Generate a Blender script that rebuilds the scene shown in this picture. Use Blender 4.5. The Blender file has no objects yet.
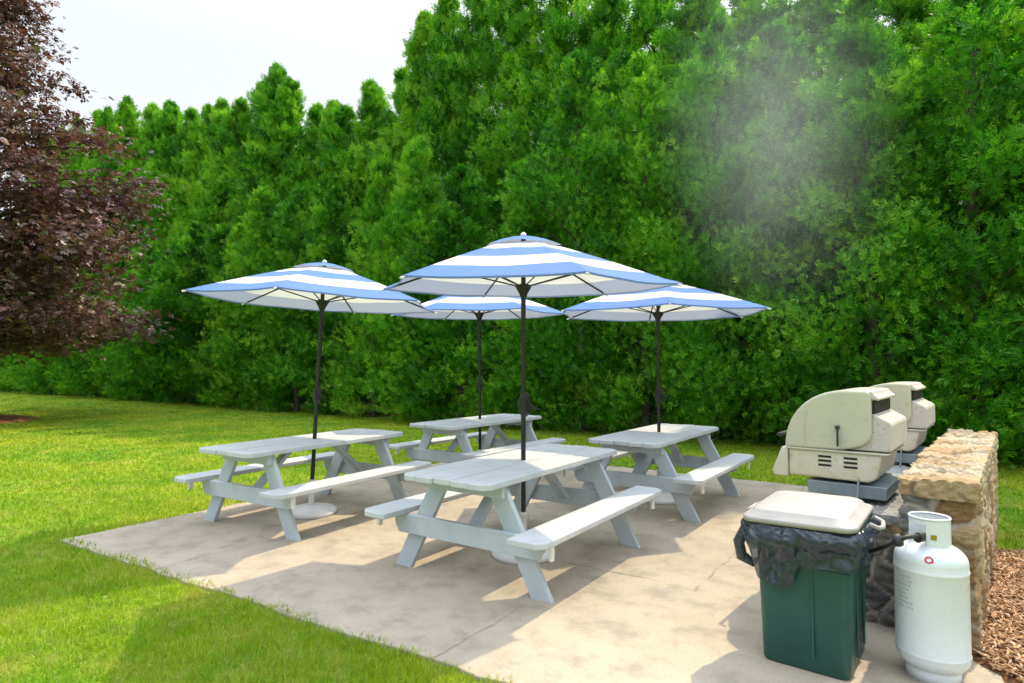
import bpy, bmesh, math, random
import numpy as np
from mathutils import Vector, Matrix

S = bpy.context.scene
COL = S.collection
R = math.radians

# ------------------------------------------------------------------ camera, sky, sun, exposure
cam_d = bpy.data.cameras.new('camera')
cam = bpy.data.objects.new('camera', cam_d)
COL.objects.link(cam)
cam.location = (0, 0, 1.513)
cam.rotation_euler = (R(92.0), 0, 0)
cam_d.sensor_width = 36.0
cam_d.lens = 36.0 * 614.0 / 1024.0
cam_d.clip_start = 0.05
cam_d.clip_end = 2000
S.camera = cam

SUN_DIR = Vector((0.578, 0.55, 1.0)).normalized()
SUN_EL = math.asin(SUN_DIR.z)
SUN_AZ = math.atan2(SUN_DIR.x, SUN_DIR.y)

W = bpy.data.worlds.new('World')
S.world = W
W.use_nodes = True
nt = W.node_tree
nt.nodes.clear()
wo = nt.nodes.new('ShaderNodeOutputWorld')
bg = nt.nodes.new('ShaderNodeBackground')
sky = nt.nodes.new('ShaderNodeTexSky')
sky.sky_type = 'NISHITA'
sky.sun_disc = False
sky.sun_elevation = SUN_EL
sky.sun_rotation = SUN_AZ
sky.air_density = 1.0
sky.dust_density = 5.0
sky.ozone_density = 1.0
mixw = nt.nodes.new('ShaderNodeMix')
mixw.data_type = 'RGBA'
wn = nt.nodes.new('ShaderNodeTexNoise')
wn.inputs['Scale'].default_value = 1.6
wn.inputs['Detail'].default_value = 5
wc = nt.nodes.new('ShaderNodeTexCoord')
wr = nt.nodes.new('ShaderNodeMapRange')
wr.inputs['From Min'].default_value = 0.35
wr.inputs['From Max'].default_value = 0.65
wr.inputs['To Min'].default_value = 0.85
wr.inputs['To Max'].default_value = 0.92
nt.links.new(wc.outputs['Generated'], wn.inputs['Vector'])
nt.links.new(wn.outputs['Fac'], wr.inputs['Value'])
nt.links.new(wr.outputs['Result'], mixw.inputs['Factor'])
nt.links.new(sky.outputs['Color'], mixw.inputs['A'])
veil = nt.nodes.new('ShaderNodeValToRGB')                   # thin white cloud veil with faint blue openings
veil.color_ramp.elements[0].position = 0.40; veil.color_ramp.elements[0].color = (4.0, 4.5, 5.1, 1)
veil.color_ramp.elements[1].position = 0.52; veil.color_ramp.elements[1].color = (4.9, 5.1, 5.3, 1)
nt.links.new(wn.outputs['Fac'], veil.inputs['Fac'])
wsep = nt.nodes.new('ShaderNodeSeparateXYZ')               # veil brightened overhead as added fill light, duller towards the horizon
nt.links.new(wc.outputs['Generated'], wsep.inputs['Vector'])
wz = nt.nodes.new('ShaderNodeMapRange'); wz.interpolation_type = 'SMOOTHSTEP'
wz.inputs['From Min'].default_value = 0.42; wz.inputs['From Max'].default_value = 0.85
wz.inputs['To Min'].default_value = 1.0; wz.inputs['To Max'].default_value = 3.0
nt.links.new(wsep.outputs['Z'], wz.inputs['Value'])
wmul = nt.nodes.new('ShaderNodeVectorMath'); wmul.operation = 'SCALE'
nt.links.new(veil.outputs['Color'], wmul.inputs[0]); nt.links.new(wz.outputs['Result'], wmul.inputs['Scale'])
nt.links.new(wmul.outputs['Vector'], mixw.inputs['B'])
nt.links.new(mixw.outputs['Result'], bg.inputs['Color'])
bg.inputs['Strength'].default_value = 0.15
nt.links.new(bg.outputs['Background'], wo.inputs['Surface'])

sun_d = bpy.data.lights.new('sun', 'SUN')
sun_d.energy = 3.5
sun_d.angle = R(0.7)
sun_d.color = (1.0, 0.81, 0.53)
sun = bpy.data.objects.new('sun', sun_d)
COL.objects.link(sun)
sun.rotation_euler = (-SUN_DIR).to_track_quat('-Z', 'Y').to_euler()

S.view_settings.view_transform = 'Standard'
S.view_settings.look = 'None'
S.view_settings.gamma = 1.0
S.view_settings.use_curve_mapping = False
S.view_settings.exposure = 0.45
S.render.engine = 'CYCLES'
S.cycles.use_adaptive_sampling = True
S.cycles.adaptive_threshold = 0.03
S.cycles.time_limit = 840
S.cycles.max_bounces = 5
S.cycles.diffuse_bounces = 2
S.cycles.glossy_bounces = 3
S.cycles.transmission_bounces = 3
S.cycles.transparent_max_bounces = 8
S.cycles.volume_step_rate = 2.5
S.cycles.volume_max_steps = 64

# ------------------------------------------------------------------ helpers
def tag(o, label=None, cat=None, group=None, kind=None):
    if label: o['label'] = label
    if cat: o['category'] = cat
    if group: o['group'] = group
    if kind: o['kind'] = kind
    return o

def empty(name, loc=(0, 0, 0), rz=0.0):
    o = bpy.data.objects.new(name, None)
    o.empty_display_size = 0.2
    o.location = loc
    o.rotation_euler = (0, 0, rz)
    COL.objects.link(o)
    return o

def children(o):
    return [c for c in list(COL.objects) if c.parent == o]

def copy_tree(o, parent=None):
    c = o.copy()
    COL.objects.link(c)
    c.parent = parent
    for ch in children(o):
        copy_tree(ch, c)
    return c

class MB:
    """collects vertices and faces for one mesh object"""
    def __init__(s):
        s.v = []; s.f = []; s.m = []; s.sm = []
    def add(s, vs, fs, mi=0, smooth=False):
        b = len(s.v)
        s.v += [tuple(v) for v in vs]
        for f in fs:
            s.f.append(tuple(i + b for i in f)); s.m.append(mi); s.sm.append(smooth)
    def box(s, c, d, mi=0, M=None):
        cx, cy, cz = c; dx, dy, dz = d[0] / 2, d[1] / 2, d[2] / 2
        vs = [Vector((cx + a * dx, cy + b * dy, cz + e * dz)) for e in (-1, 1) for a, b in ((-1, -1), (1, -1), (1, 1), (-1, 1))]
        if M: vs = [M @ v for v in vs]
        s.add(vs, [(3, 2, 1, 0), (4, 5, 6, 7), (0, 1, 5, 4), (1, 2, 6, 5), (2, 3, 7, 6), (3, 0, 4, 7)], mi)
    def bar(s, a, b, w, t, up=(0, 0, 1), mi=0):
        """rectangular board from a to b; w across, t along 'up'"""
        a = Vector(a); b = Vector(b); d = (b - a).normalized(); up = Vector(up)
        x = d.cross(up).normalized(); z = x.cross(d).normalized()
        vs = []
        for p in (a, b):
            for i, j in ((-1, -1), (1, -1), (1, 1), (-1, 1)):
                vs.append(p + x * (i * w / 2) + z * (j * t / 2))
        s.add(vs, [(3, 2, 1, 0), (4, 5, 6, 7), (0, 1, 5, 4), (1, 2, 6, 5), (2, 3, 7, 6), (3, 0, 4, 7)], mi)
    def prism(s, pts, z0, z1, mi=0, M=None):
        n = len(pts)
        vs = [Vector((p[0], p[1], z0)) for p in pts] + [Vector((p[0], p[1], z1)) for p in pts]
        if M: vs = [M @ v for v in vs]
        fs = [tuple(range(n - 1, -1, -1)), tuple(range(n, 2 * n))]
        fs += [(i, (i + 1) % n, n + (i + 1) % n, n + i) for i in range(n)]
        s.add(vs, fs, mi)
    def tube(s, pts, r, n=10, mi=0, cap=True):
        pts = [Vector(p) for p in pts]
        rs = r if isinstance(r, (list, tuple)) else [r] * len(pts)
        vs = []; ref = None
        for i, p in enumerate(pts):
            d = (pts[min(i + 1, len(pts) - 1)] - pts[max(i - 1, 0)]).normalized()
            if ref is None:
                ref = d.orthogonal().normalized()
            x = (ref - d * ref.dot(d)).normalized(); ref = x
            y = d.cross(x)
            for k in range(n):
                a = 2 * math.pi * k / n
                vs.append(p + (x * math.cos(a) + y * math.sin(a)) * rs[i])
        fs = []
        for i in range(len(pts) - 1):
            for k in range(n):
                k2 = (k + 1) % n
                fs.append((i * n + k, i * n + k2, (i + 1) * n + k2, (i + 1) * n + k))
        s.add(vs, fs, mi, True)
        if cap:
            s.add([vs[k] for k in range(n)], [tuple(range(n - 1, -1, -1))], mi)
            s.add([vs[-n + k] for k in range(n)], [tuple(range(n))], mi)
    def lathe(s, prof, n=40, c=(0, 0), mi=0, smooth=True, cap=True):
        vs = []
        for r, z in prof:
            for k in range(n):
                a = 2 * math.pi * k / n
                vs.append((c[0] + r * math.cos(a), c[1] + r * math.sin(a), z))
        fs = []
        for i in range(len(prof) - 1):
            for k in range(n):
                k2 = (k + 1) % n
                fs.append((i * n + k, i * n + k2, (i + 1) * n + k2, (i + 1) * n + k))
        s.add(vs, fs, mi, smooth)
        if cap:
            s.add(vs[:n], [tuple(range(n - 1, -1, -1))], mi)
            s.add(vs[-n:], [tuple(range(n))], mi)
    def loft(s, rings, mi=0, smooth=True, cap0=True, cap1=True):
        n = len(rings[0]); vs = [p for r in rings for p in r]; fs = []
        for i in range(len(rings) - 1):
            for k in range(n):
                k2 = (k + 1) % n
                fs.append((i * n + k, i * n + k2, (i + 1) * n + k2, (i + 1) * n + k))
        s.add(vs, fs, mi, smooth)
        if cap0: s.add(rings[0], [tuple(range(n - 1, -1, -1))], mi)
        if cap1: s.add(rings[-1], [tuple(range(n))], mi)
    def build(s, name, mats, parent=None, bevel=0.0, seg=2, loc=None, sharp=None):
        me = bpy.data.meshes.new(name)
        me.from_pydata(s.v, [], s.f)
        if not isinstance(mats, (list, tuple)): mats = [mats]
        for m in mats: me.materials.append(m)
        me.polygons.foreach_set('material_index', s.m)
        me.polygons.foreach_set('use_smooth', s.sm)
        me.update()
        o = bpy.data.objects.new(name, me)
        COL.objects.link(o)
        if parent: o.parent = parent
        if loc: o.location = loc
        if bevel:
            b = o.modifiers.new('bevel', 'BEVEL')
            b.width = bevel; b.segments = seg; b.limit_method = 'ANGLE'; b.angle_limit = R(35)
        return o

def np_mesh(name, V, faces_flat, sizes, mat, parent=None, attr=None, smooth=False):
    me = bpy.data.meshes.new(name)
    V = np.asarray(V, np.float32); nl = len(faces_flat); nf = len(sizes)
    me.vertices.add(len(V)); me.vertices.foreach_set('co', V.ravel())
    me.loops.add(nl); me.loops.foreach_set('vertex_index', np.asarray(faces_flat, np.int32))
    me.polygons.add(nf)
    st = np.zeros(nf, np.int32); st[1:] = np.cumsum(sizes)[:-1]
    me.polygons.foreach_set('loop_start', st)
    me.update(calc_edges=True)
    if smooth: me.polygons.foreach_set('use_smooth', np.ones(nf, bool))
    if attr:
        for k, a in attr.items():
            a = np.asarray(a, np.float32)
            if a.ndim == 1:
                at = me.attributes.new(k, 'FLOAT', 'POINT'); at.data.foreach_set('value', a)
            else:
                at = me.attributes.new(k, 'FLOAT_COLOR', 'POINT')
                at.data.foreach_set('color', np.concatenate([a, np.ones((len(a), 1), np.float32)], 1).ravel())
    me.materials.append(mat)
    me.validate()
    o = bpy.data.objects.new(name, me)
    COL.objects.link(o)
    if parent: o.parent = parent
    return o

# ------------------------------------------------------------------ material helpers
class NT:
    def __init__(s, name):
        s.mat = bpy.data.materials.new(name); s.mat.use_nodes = True
        s.t = s.mat.node_tree; s.t.nodes.clear()
        s.out = s.t.nodes.new('ShaderNodeOutputMaterial')
    def n(s, typ, **kw):
        nd = s.t.nodes.new('ShaderNode' + typ)
        for k, v in kw.items():
            if k in nd.inputs: nd.inputs[k].default_value = v
            else: setattr(nd, k, v)
        return nd
    def l(s, a, b): s.t.links.new(a, b)
    def noise(s, vec, scale, detail=4, rough=0.55, dist=0.0):
        nd = s.n('TexNoise'); nd.inputs['Scale'].default_value = scale
        nd.inputs['Detail'].default_value = detail; nd.inputs['Roughness'].default_value = rough
        nd.inputs['Distortion'].default_value = dist
        if vec: s.l(vec, nd.inputs['Vector'])
        return nd.outputs['Fac']
    def mr(s, val, a, b, c=0.0, d=1.0):
        nd = s.n('MapRange'); s.l(val, nd.inputs['Value'])
        for k, v in zip(('From Min', 'From Max', 'To Min', 'To Max'), (a, b, c, d)): nd.inputs[k].default_value = v
        return nd.outputs['Result']
    def math(s, op, a, b=None):
        nd = s.n('Math', operation=op)
        for i, x in enumerate((a, b)):
            if x is None: continue
            if isinstance(x, (int, float)): nd.inputs[i].default_value = x
            else: s.l(x, nd.inputs[i])
        return nd.outputs['Value']
    def mix(s, fac, a, b, blend='MIX'):
        nd = s.n('Mix', data_type='RGBA', blend_type=blend)
        for k, x in (('Factor', fac), ('A', a), ('B', b)):
            if isinstance(x, (int, float)): nd.inputs[k].default_value = x
            elif isinstance(x, tuple): nd.inputs[k].default_value = (*x, 1)
            else: s.l(x, nd.inputs[k])
        return nd.outputs['Result']
    def ramp(s, fac, stops):
        nd = s.n('ValToRGB'); e = nd.color_ramp.elements
        while len(e) < len(stops): e.new(0.5)
        for el, (p, c) in zip(e, stops): el.position = p; el.color = (*c, 1)
        s.l(fac, nd.inputs['Fac'])
        return nd.outputs['Color']
    def bsdf(s, color, rough=0.6, metal=0.0, spec=0.5, bump=None, bstr=0.3, bdist=0.01, **kw):
        p = s.n('BsdfPrincipled')
        if isinstance(color, tuple): p.inputs['Base Color'].default_value = (*color, 1)
        else: s.l(color, p.inputs['Base Color'])
        if isinstance(rough, (int, float)): p.inputs['Roughness'].default_value = rough
        else: s.l(rough, p.inputs['Roughness'])
        p.inputs['Metallic'].default_value = metal
        p.inputs['Specular IOR Level'].default_value = spec
        for k, v in kw.items(): p.inputs[k].default_value = v
        if bump is not None:
            b = s.n('Bump'); b.inputs['Strength'].default_value = bstr; b.inputs['Distance'].default_value = bdist
            s.l(bump, b.inputs['Height']); s.l(b.outputs['Normal'], p.inputs['Normal'])
        return p
    def done(s, sh):
        s.l(sh.outputs[0] if hasattr(sh, 'outputs') else sh, s.out.inputs['Surface'])
        return s.mat

def leaf_mat(name, stops, transl=0.5, rough=0.5, spec=0.3, sheen=0.35, tcol=(0.95, 1.0, 0.6)):
    m = NT(name)
    a = m.n('Attribute'); a.attribute_name = 'tint'
    oi = m.n('ObjectInfo')
    v = m.math('ADD', a.outputs['Fac'], m.mr(oi.outputs['Random'], 0, 1, -0.16, 0.16))
    c = m.ramp(v, stops)
    p = m.bsdf(c, rough, spec=spec)
    t = m.n('BsdfTranslucent')
    m.l(m.mix(1.0, c, tcol, 'MULTIPLY'), t.inputs['Color'])
    mx = m.n('MixShader'); mx.inputs[0].default_value = transl
    m.l(p.outputs[0], mx.inputs[1]); m.l(t.outputs[0], mx.inputs[2])
    return m.done(mx.outputs[0])

def plain(name, col, rough=0.5, metal=0.0, spec=0.5, var=0.12, scale=14.0, bstr=0.05):
    m = NT(name)
    tc = m.n('TexCoord').outputs['Object']
    f = m.noise(tc, scale, 5)
    c = m.mix(m.mr(f, 0.3, 0.7), tuple(x * (1 - var) for x in col), tuple(min(1, x * (1 + var)) for x in col))
    r = m.mr(m.noise(tc, scale * 2.3, 3), 0.3, 0.7, max(0.02, rough - 0.1), min(1, rough + 0.1))
    return m.done(m.bsdf(c, r, metal, spec, f, bstr, 0.004))

# --- ground cover colours share one position-driven pattern (yellow, dry and lush patches of real grass)
def grass_color(m, pos, var=None):
    big = m.noise(pos, 0.55, 4, 0.6, 0.3)
    med = m.noise(pos, 2.1, 5, 0.65)
    fine = m.noise(pos, 9.0, 4, 0.6)
    c = m.mix(m.mr(big, 0.36, 0.64), (0.150, 0.365, 0.005), (0.390, 0.480, 0.010))
    c = m.mix(m.mr(med, 0.50, 0.66, 0, 0.75), c, (0.46, 0.47, 0.07))
    c = m.mix(m.mr(med, 0.46, 0.28, 0, 0.75), c, (0.065, 0.250, 0.004))
    c = m.mix(m.mr(fine, 0.55, 0.72, 0, 0.6), c, (0.52, 0.48, 0.17))
    if var is not None:
        c = m.mix(m.mr(var, 0.0, 1.0, 0, 0.45), c, (0.38, 0.50, 0.05))
        c = m.mix(m.mr(var, 0.88, 1.0, 0, 0.6), c, (0.45, 0.40, 0.20))
    return c

m = NT('lawn_turf')
pos = m.n('NewGeometry').outputs['Position']
c = grass_color(m, pos)
c = m.mix(m.mr(m.noise(pos, 60, 3), 0.35, 0.7, 0.0, 0.4), c, (0.06, 0.10, 0.01))
M_TURF = m.done(m.bsdf(c, 0.85, spec=0.2, bump=m.noise(pos, 45, 5, 0.7), bstr=0.8, bdist=0.05))

m = NT('grass_blades')
pos = m.n('NewGeometry').outputs['Position']
at = m.n('Attribute'); at.attribute_name = 'tint'
c = grass_color(m, pos, at.outputs['Fac'])
p = m.bsdf(c, 0.5, spec=0.25)
t = m.n('BsdfTranslucent'); m.l(c, t.inputs['Color'])
mx = m.n('MixShader'); mx.inputs[0].default_value = 0.45
m.l(p.outputs[0], mx.inputs[1]); m.l(t.outputs[0], mx.inputs[2])
M_BLADE = m.done(mx.outputs[0])

# --- concrete: object coordinates of the slab run along its own edges
m = NT('patio_concrete')
tc = m.n('TexCoord').outputs['Object']
big = m.noise(tc, 0.9, 5, 0.6); med = m.noise(tc, 4.5, 6, 0.65); fine = m.noise(tc, 70, 4, 0.7); grit = m.noise(tc, 260, 2, 0.6)
c = m.mix(m.mr(big, 0.35, 0.65), (0.385, 0.328, 0.255), (0.475, 0.410, 0.322))
c = m.mix(m.mr(med, 0.50, 0.66, 0, 0.6), c, (0.25, 0.225, 0.19))
c = m.mix(m.mr(med, 0.47, 0.30, 0, 0.4), c, (0.51, 0.455, 0.375))
c = m.mix(m.mr(fine, 0.54, 0.66, 0, 0.5), c, (0.30, 0.26, 0.21))
c = m.mix(m.mr(grit, 0.58, 0.68, 0, 0.6), c, (0.20, 0.17, 0.14))
st = m.noise(tc, 1.7, 7, 0.75, 1.2)
c = m.mix(m.mr(st, 0.58, 0.66, 0, 0.40), c, (0.25, 0.235, 0.215))      # old scuffs
# control joints and a wandering crack
sx = m.n('SeparateXYZ')
wob = m.n('TexNoise'); wob.inputs['Scale'].default_value = 3.0; wob.inputs['Detail'].default_value = 6
m.l(tc, wob.inputs['Vector'])
vm = m.n('VectorMath', operation='MULTIPLY_ADD')
m.l(wob.outputs['Color'], vm.inputs[0]); vm.inputs[1].default_value = (0.13, 0.13, 0); m.l(tc, vm.inputs[2])
m.l(vm.outputs[0], sx.inputs[0])
def joint(axis, at_, w):
    d = m.math('ABSOLUTE', m.math('SUBTRACT', sx.outputs[axis], at_))
    return m.mr(d, w * 0.3, w, 1.0, 0.0)
def only(axis, a, b): return m.math('MULTIPLY', m.mr(sx.outputs[axis], a - .03, a + .03), m.mr(sx.outputs[axis], b - .03, b + .03, 1, 0))
j = m.math('MULTIPLY', joint(0, -1.25, 0.013), only(1, 4.1, 8.5))
j = m.math('MAXIMUM', j, m.math('MULTIPLY', joint(0, -2.03, 0.011), only(1, 2.0, 3.5)))
j = m.math('MAXIMUM', j, m.math('MULTIPLY', joint(1, 4.12, 0.010), only(0, -2.4, -1.22)))
j = m.math('MAXIMUM', j, m.math('MULTIPLY', joint(0, -4.6, 0.010), only(1, 2.0, 8.5)))
j = m.math('MULTIPLY', j, m.mr(m.noise(tc, 3.1, 5, 0.7), 0.42, 0.62, 0.05, 1.0))
c = m.mix(m.math('MULTIPLY', j, 0.6), c, (0.10, 0.08, 0.06))
hgt = m.math('SUBTRACT', m.math('ADD', m.math('MULTIPLY', fine, 0.5), m.math('MULTIPLY', grit, 0.35)), m.math('MULTIPLY', j, 1.5))
M_CONC = m.done(m.bsdf(c, 0.85, spec=0.25, bump=hgt, bstr=0.5, bdist=0.006))

# --- weathered pale grey paint on timber; grain runs along local Y
m = NT('pale_grey_paint')
tcn = m.n('TexCoord').outputs['Object']
mp = m.n('Mapping'); mp.inputs['Scale'].default_value = (1.0, 0.08, 1.0); m.l(tcn, mp.inputs['Vector'])
oi = m.n('ObjectInfo')
grain = m.noise(mp.outputs[0], 90, 5, 0.65); blot = m.noise(tcn, 5, 5, 0.6); chip = m.noise(mp.outputs[0], 24, 7, 0.75)
c = m.mix(m.mr(blot, 0.3, 0.7), (0.48, 0.51, 0.535), (0.57, 0.60, 0.625))
c = m.mix(m.mr(grain, 0.55, 0.75, 0, 0.35), c, (0.40, 0.41, 0.42))
c = m.mix(m.mr(chip, 0.60, 0.70, 0, 0.5), c, (0.38, 0.36, 0.33))
c = m.mix(m.mr(m.noise(tcn, 2.2, 6, 0.7, 0.8), 0.52, 0.70, 0, 0.35), c, (0.40, 0.41, 0.41))
M_PAINT = m.done(m.bsdf(c, 0.6, spec=0.3, bump=m.math('ADD', grain, m.math('MULTIPLY', chip, 0.4)), bstr=0.35, bdist=0.003))

m = NT('shaded_grey_paint')      # same paint as the tops, the frames' bluish shade put into the colour
tcn = m.n('TexCoord').outputs['Object']
grain = m.noise(tcn, 40, 5, 0.65); blot = m.noise(tcn, 6, 5, 0.6)
c = m.mix(m.mr(blot, 0.3, 0.7), (0.43, 0.49, 0.54), (0.53, 0.585, 0.63))
c = m.mix(m.mr(grain, 0.60, 0.75, 0, 0.3), c, (0.36, 0.38, 0.40))
M_FRAME = m.done(m.bsdf(c, 0.6, spec=0.3, bump=grain, bstr=0.25, bdist=0.003))

def fabric(name, col, tcol, tr=0.42):
    m = NT(name)
    tc = m.n('TexCoord').outputs['Object']
    f = m.noise(tc, 5, 5, 0.6); w = m.noise(tc, 240, 2)
    c = m.mix(m.mr(f, 0.3, 0.7, 0, 0.35), col, tuple(x * 0.82 for x in col))
    p = m.bsdf(c, 0.85, spec=0.15, bump=w, bstr=0.15, bdist=0.001)
    t = m.n('BsdfTranslucent'); t.inputs['Color'].default_value = (*tcol, 1)
    mx = m.n('MixShader'); mx.inputs[0].default_value = tr
    m.l(p.outputs[0], mx.inputs[1]); m.l(t.outputs[0], mx.inputs[2])
    return m.done(mx.outputs[0])
M_FAB_W = fabric('white_canvas', (0.80, 0.82, 0.86), (0.80, 0.80, 0.80), 0.26)
M_FAB_B = fabric('blue_canvas', (0.13, 0.26, 0.64), (0.50, 0.52, 0.58), 0.28)
M_DARK = plain('dark_bronze_metal', (0.022, 0.022, 0.024), 0.4, 0.3)
M_WPLA = plain('white_plastic', (0.80, 0.80, 0.79), 0.4, var=0.06)
M_STEEL = plain('grey_galvanised_steel', (0.24, 0.29, 0.33), 0.42, 0.35)
M_DSTEEL = plain('dark_steel', (0.05, 0.05, 0.055), 0.5, 0.5)
M_BRASS = plain('brass', (0.45, 0.30, 0.08), 0.35, 0.9)
M_RUBBER = plain('black_rubber', (0.018, 0.018, 0.02), 0.55)
M_BLACK = plain('vent_black', (0.012, 0.011, 0.01), 0.7)
M_RED = plain('red_print', (0.55, 0.04, 0.05), 0.5)
M_PRINT = plain('grey_print', (0.42, 0.47, 0.52), 0.6)
M_BGREEN = plain('green_plastic', (0.010, 0.072, 0.062), 0.40, var=0.18, scale=6)
M_LID = plain('light_grey_plastic', (0.38, 0.365, 0.36), 0.5, var=0.07, scale=5)
M_TANKW = plain('white_tank_enamel', (0.68, 0.725, 0.765), 0.28, var=0.04, scale=4)
M_BARK = plain('bark', (0.09, 0.07, 0.055), 0.9, var=0.4, scale=9, bstr=0.6)

m = NT('beige_grill_enamel')
tc = m.n('TexCoord').outputs['Object']
f = m.noise(tc, 3.5, 6, 0.65); g = m.noise(tc, 22, 6, 0.7)
c = m.mix(m.mr(f, 0.35, 0.65), (0.50, 0.49, 0.375), (0.43, 0.44, 0.35))
c = m.mix(m.mr(g, 0.56, 0.70, 0, 0.4), c, (0.30, 0.24, 0.14))
c = m.mix(m.mr(m.noise(tc, 9, 7, 0.75, 1.5), 0.56, 0.66, 0, 0.35), c, (0.33, 0.31, 0.24))
M_GRILL = m.done(m.bsdf(c, 0.38, spec=0.5, bump=g, bstr=0.06, bdist=0.003))
m = NT('yellowed_grill_panel')
tc = m.n('TexCoord').outputs['Object']
f = m.noise(tc, 6, 6, 0.65); g = m.noise(tc, 18, 6, 0.7)
c = m.mix(m.mr(f, 0.35, 0.65), (0.55, 0.50, 0.34), (0.60, 0.58, 0.50))
c = m.mix(m.mr(g, 0.54, 0.72, 0, 0.6), c, (0.30, 0.20, 0.08))
M_GPANEL = m.done(m.bsdf(c, 0.45, spec=0.4))
m = NT('spotted_heat_box')
tc = m.n('TexCoord').outputs['Object']
g = m.noise(tc, 55, 5, 0.75); f = m.noise(tc, 7, 5)
c = m.mix(m.mr(f, 0.3, 0.7), (0.56, 0.52, 0.47), (0.46, 0.43, 0.40))
c = m.mix(m.mr(g, 0.55, 0.68, 0, 0.75), c, (0.22, 0.16, 0.12))
M_GBOX = m.done(m.bsdf(c, 0.55, spec=0.3))

m = NT('bin_liner_film')
tc = m.n('TexCoord').outputs['Object']
mpb = m.n('Mapping'); mpb.inputs['Scale'].default_value = (1, 1, 0.5); m.l(tc, mpb.inputs['Vector'])
f1 = m.noise(mpb.outputs[0], 8, 2, 0.45, 1.0); f2 = m.noise(tc, 5, 2, 0.45, 1.8)
rid = m.math('ADD', m.math('ABSOLUTE', m.math('SUBTRACT', f1, 0.5)), m.math('MULTIPLY', m.math('ABSOLUTE', m.math('SUBTRACT', f2, 0.5)), 1.2))
p = m.bsdf((0.018, 0.030, 0.055), 0.2, spec=0.9, bump=rid, bstr=0.8, bdist=0.035)
tr = m.n('BsdfTransparent'); tr.inputs['Color'].default_value = (0.45, 0.58, 0.70, 1)
mx = m.n('MixShader'); mx.inputs[0].default_value = 0.25
m.l(p.outputs[0], mx.inputs[1]); m.l(tr.outputs[0], mx.inputs[2])
M_BAG = m.done(mx.outputs[0])

m = NT('field_stone')
a = m.n('Attribute'); a.attribute_name = 'stone'
tc = m.n('TexCoord').outputs['Object']
g = m.noise(tc, 30, 7, 0.7); g2 = m.noise(tc, 8, 6, 0.65, 0.6)
c = m.mix(m.mr(g, 0.35, 0.7, 0, 0.55), a.outputs['Color'], (0.12, 0.10, 0.08), 'MULTIPLY')
c = m.mix(m.mr(g2, 0.55, 0.75, 0, 0.5), a.outputs['Color'], (0.50, 0.43, 0.33))
c = m.mix(m.mr(g, 0.58, 0.72, 0, 0.55), c, (0.14, 0.11, 0.085))
M_STONE = m.done(m.bsdf(c, 0.9, spec=0.2, bump=m.math('ADD', g, g2), bstr=1.0, bdist=0.02))

m = NT('mulch_soil')
pos = m.n('NewGeometry').outputs['Position']
f = m.noise(pos, 40, 5, 0.7)
c = m.ramp(f, [(0.3, (0.10, 0.045, 0.022)), (0.5, (0.24, 0.115, 0.055)), (0.7, (0.40, 0.22, 0.12))])
M_MULCH = m.done(m.bsdf(c, 0.95, spec=0.1, bump=f, bstr=1.0, bdist=0.03))
m = NT('bark_chip')
a = m.n('Attribute'); a.attribute_name = 'tint'
c = m.ramp(a.outputs['Fac'], [(0.0, (0.18, 0.095, 0.05)), (0.4, (0.42, 0.25, 0.135)), (0.75, (0.58, 0.39, 0.24)), (1.0, (0.70, 0.56, 0.40))])
M_CHIP = m.done(m.bsdf(c, 0.9, spec=0.15))

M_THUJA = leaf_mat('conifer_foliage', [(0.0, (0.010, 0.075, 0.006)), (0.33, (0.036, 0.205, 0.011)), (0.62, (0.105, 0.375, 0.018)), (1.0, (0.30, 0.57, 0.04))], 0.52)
M_MAPLE = leaf_mat('purple_leaf', [(0.0, (0.040, 0.024, 0.029)), (0.4, (0.100, 0.062, 0.064)), (0.75, (0.24, 0.155, 0.142)), (0.92, (0.30, 0.20, 0.15)), (1.0, (0.10, 0.16, 0.03))], 0.28, rough=0.42, spec=0.5, tcol=(1.0, 0.62, 0.5))

# ------------------------------------------------------------------ patio frame (u along the tables, v to the right)
A = 0.601
UX, UY = math.sin(A), math.cos(A)
def uv(u, v):
    return (u * UX + v * UY, u * UY - v * UX)
def to_uv(x, y):
    return x * UX + y * UY, x * UY - y * UX
AW = math.atan2(0.64, 0.77)          # the wall runs a little more to the right
WX, WY = math.sin(AW), math.cos(AW)

# ------------------------------------------------------------------ setting
def sheet(name, size, z, mat, n=2):
    mb = MB(); g = np.linspace(-size, size, n)
    mb.add([(x, y, z) for y in g for x in g], [(j * n + i, j * n + i + 1, (j + 1) * n + i + 1, (j + 1) * n + i) for j in range(n - 1) for i in range(n - 1)])
    return mb.build(name, mat)
tag(sheet('lawn', 900, 0.0, M_TURF, 3), kind='structure')

# patio polygon in (x = v, y = u) local coordinates of a slab rotated to the table direction
P_U0, P_U1, P_V0, P_V1 = 2.16, 8.2, -6.12, 0.32
pp = []
rng = random.Random(3)
def edge(a, b, n):
    for i in range(n):
        t = i / n
        x = a[0] + (b[0] - a[0]) * t; y = a[1] + (b[1] - a[1]) * t
        w = 0.0 if i == 0 else 0.018
        pp.append((x + rng.uniform(-w, w), y + rng.uniform(-w, w)))
P_SL = 0.050                        # the front edge is not quite square to the tables
P_UR = P_U0 + P_SL * (0.22 - P_V0)
edge((P_V0, P_U0), (0.22, P_UR), 40)
edge((0.22, P_UR), (P_V1, P_U1), 40)
edge((P_V1, P_U1), (P_V0, P_U1), 40)
edge((P_V0, P_U1), (P_V0, P_U0), 40)
mb = MB(); mb.prism(pp, -0.1, 0.022)
patio = mb.build('patio', M_CONC, bevel=0.008)
patio.rotation_euler = (0, 0, -A)
tag(patio, kind='structure')
PZ = 0.022

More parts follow.
